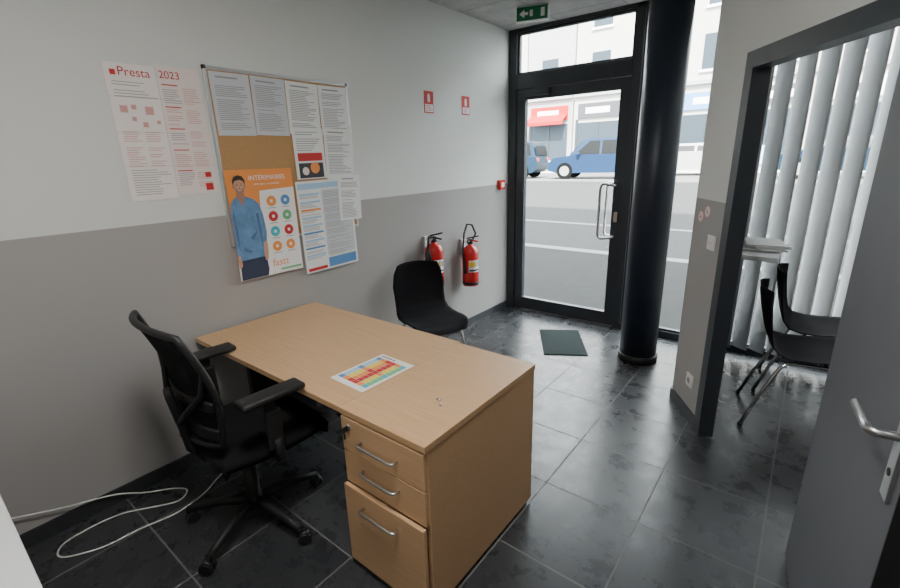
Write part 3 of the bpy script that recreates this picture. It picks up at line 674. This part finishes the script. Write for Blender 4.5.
# ------------------------------------------------------------------ outside (street rises gently away from the shop)
ZF = 0.50
b = MB("pavement"); b.b2((-30, D + 0.05, -0.15), (30, 7.5, -0.03), 'pave'); b.b2((-30, 7.5, -0.15), (30, 7.75, -0.028), 'line'); b.done()
b = MB("road"); b.slab(-90, 60, 7.75, -0.10, 19.0, ZF, 0.1, 'asph'); b.slab(-90, 60, 10.2, -0.10 + 2.45 * 0.6 / 11.25 + 0.004, 10.35, -0.10 + 2.6 * 0.6 / 11.25 + 0.004, 0.004, 'line'); b.done()
b = MB("far_pavement"); b.b2((-90, 19.0, ZF - 0.3), (60, 27.9, ZF), 'farpave'); b.done()
b = MB("upper_shade_mass"); b.b2((-16, -8, ZC + 0.12), (16, D + 0.06, 10.0), 'bwall'); b.done()  # unseen block added over the shop, tall enough to shade the near street
b = MB("building_ground_floor"); b.b2((-16, -8, -0.1), (-0.14, D + 0.05, ZC + 0.12), 'bwall'); b.b2((5.22, -8, -0.1), (16, D + 0.05, ZC + 0.12), 'bwall'); b.done()

def far_building(xa, xb, h, k, sign, aw):
    b = MB("shop_building"); y = 0
    b.b2((xa, y, 0), (xb, y + 8, h), k); b.b2((xa, y - 0.2, 4.5), (xb, y, 4.7), 'bwall2')
    x = xa + 0.3; n = 0
    while x + 2.7 < xb:
        b.b2((x, y - 0.05, 0.3), (x + 2.6, y, 3.0), 'bglass'); b.b2((x - 0.15, y - 0.08, 0.0), (x, y, 3.2), 'anth')
        b.b2((x + 1.25, y - 0.09, 0.3), (x + 1.35, y, 3.0), 'anth')
        b.b2((x + 0.2, y - 0.07, 0.35), (x + 1.1, y - 0.05, 1.3), ('lblue', 'white', 'orange')[n % 3])
        sk = sign[n % len(sign)]
        b.b2((x, y - 0.12, 3.25), (x + 2.6, y, 4.1), sk); b.b2((x + 0.5, y - 0.14, 3.5), (x + 2.0, y - 0.12, 3.85), 'white' if sk != 'white' else 'dink')
        if aw:
            b.poly([(x, y - 0.12, 3.6), (x + 2.6, y - 0.12, 3.6), (x + 2.6, y - 0.82, 3.15), (x, y - 0.82, 3.15)], 'awning'); b.b2((x, y - 0.83, 2.95), (x + 2.6, y - 0.81, 3.15), 'awning')
        for zz in (5.2, 8.2, 11.2):
            if zz + 2 < h:
                b.b2((x + 0.7, y - 0.03, zz), (x + 1.8, y, zz + 1.7), 'bglass'); b.b2((x + 0.6, y - 0.12, zz - 0.12), (x + 1.9, y, zz), 'white')
        x += 3.0; n += 1
    b.b2((xa, y - 0.3, h - 0.3), (xb, y, h), 'bwall2'); return b.done((0, 29.0, ZF))
far_building(-60, -13.6, 13, 'bwall', ['red', 'white', 'teal'], False)
far_building(-13.5, -10.3, 9.5, 'bwall2', ['awning'], True)
far_building(-10.2, 6, 12, 'bwall', ['dink', 'white', 'blue'], False)
far_building(6.1, 40, 13, 'bwall2', ['white', 'teal'], False)

def car(loc, rz, paint, suv=True, sc_=1.0):
    b = MB("car"); W = 0.88; hr = 1.78 if suv else 1.45
    body = [(-2.15, 0.45), (-2.2, 0.75), (-2.12, 1.02), (-1.2, 1.08), (1.0, 1.08), (1.95, 0.95), (2.2, 0.72), (2.2, 0.40), (1.8, 0.28), (-1.9, 0.28)]
    cab = [(-2.08, 1.02), (-1.85, hr - 0.06), (-1.5, hr), (0.25, hr), (0.55, hr - 0.07), (1.2, 1.06)]
    def extr(pts, w0, w1, k):
        zs = [p[1] for p in pts]; z0, z1 = min(zs), max(zs)
        ww = [w0 + (w1 - w0) * (p[1] - z0) / (z1 - z0) for p in pts]; i0 = b.mi(k)
        A = [b.bm.verts.new((p[0], -w, p[1])) for p, w in zip(pts, ww)]; B = [b.bm.verts.new((p[0], w, p[1])) for p, w in zip(pts, ww)]
        for f in ([b.bm.faces.new(A), b.bm.faces.new(B[::-1])] + [b.bm.faces.new([A[i], B[i], B[(i + 1) % len(A)], A[(i + 1) % len(A)]]) for i in range(len(A))]): f.material_index = i0
    extr(body, W, W, paint); extr(cab, W - 0.04, W - 0.2, paint)
    for s_ in (-1, 1):
        def pan(pts): b.poly([(px_, s_ * (W - 0.04 + (-0.16) * (pz - 1.02) / (hr - 1.02) + 0.012), pz) for px_, pz in pts], 'carglass')
        pan([(-1.85, 1.1), (-1.7, hr - 0.12), (-1.1, hr - 0.1), (-1.1, 1.1)]); pan([(-1.0, 1.1), (-1.0, hr - 0.1), (-0.25, hr - 0.1), (-0.25, 1.1)]); pan([(-0.15, 1.1), (-0.15, hr - 0.1), (0.3, hr - 0.11), (0.95, 1.1)])
        for xx in (-1.38, 1.38):
            b.tube([(xx, s_ * (W - 0.2), 0.375), (xx, s_ * (W + 0.02), 0.375)], 0.37, 'tyre', 28); b.tube([(xx, s_ * (W + 0.015), 0.375), (xx, s_ * (W + 0.03), 0.375)], 0.22, 'alu', 20)
        b.box((2.1, s_ * 0.65, 0.78), (0.16, 0.35, 0.14), 'white', 0.02); b.box((-2.12, s_ * 0.7, 0.88), (0.12, 0.25, 0.22), 'lred', 0.02)
        b.box((0.75, s_ * (W + 0.1), 1.12), (0.14, 0.18, 0.12), paint, 0.03)
    b.poly([(0.64, -0.64, hr - 0.12), (0.64, 0.64, hr - 0.12), (1.2, 0.78, 1.1), (1.2, -0.78, 1.1)], 'carglass')
    b.poly([(-2.0, -0.68, hr - 0.12 - 0.1), (-2.0, 0.68, hr - 0.22), (-2.11, 0.78, 1.12), (-2.11, -0.78, 1.12)], 'carglass')
    o = b.done(loc, rz); o.scale = (sc_, sc_, sc_); return o
car((-5.6, 21.6, ZF), math.radians(188), 'carblue', True); car((-10.6, 21.3, ZF), math.radians(186), 'cardark', True)
car((-2.0, 25.0, ZF), math.radians(8), 'carwhite', False); car((3.2, 22.5, ZF), math.radians(188), 'cardark', False)

# ------------------------------------------------------------------ light
w = bpy.data.worlds.new("World"); bpy.context.scene.world = w; w.use_nodes = True
bg = w.node_tree.nodes["Background"]; bg.inputs[0].default_value = (0.90, 0.95, 1.0, 1); bg.inputs[1].default_value = 16.0
sl = bpy.data.lights.new("sun", 'SUN'); sl.energy = 45; sl.angle = math.radians(1); sl.color = (1, 0.96, 0.9)
so_ = bpy.data.objects.new("sun", sl); COL.objects.link(so_)
so_.rotation_euler = Vector((0.35, -0.9, 1.1)).normalized().to_track_quat('Z', 'Y').to_euler()

# ------------------------------------------------------------------ camera
yaw, pitch, roll = -0.6734, 0.2921, -0.0283
F = Vector((math.sin(yaw) * math.cos(pitch), math.cos(yaw) * math.cos(pitch), -math.sin(pitch)))
R = Vector((math.cos(yaw), -math.sin(yaw), 0)); U = R.cross(F)
c, s = math.cos(roll), math.sin(roll); R, U = R * c + U * s, -R * s + U * c
cam = bpy.data.cameras.new("camera"); co = bpy.data.objects.new("camera", cam); COL.objects.link(co)
mt = Matrix((R, U, -F)).transposed().to_4x4(); mt.translation = Vector((2.4912, 0, 1.6)); co.matrix_world = mt
cam.sensor_width = 36; cam.lens = 452.04 / 900 * 36; cam.clip_start = 0.05; cam.clip_end = 300
bpy.context.scene.camera = co
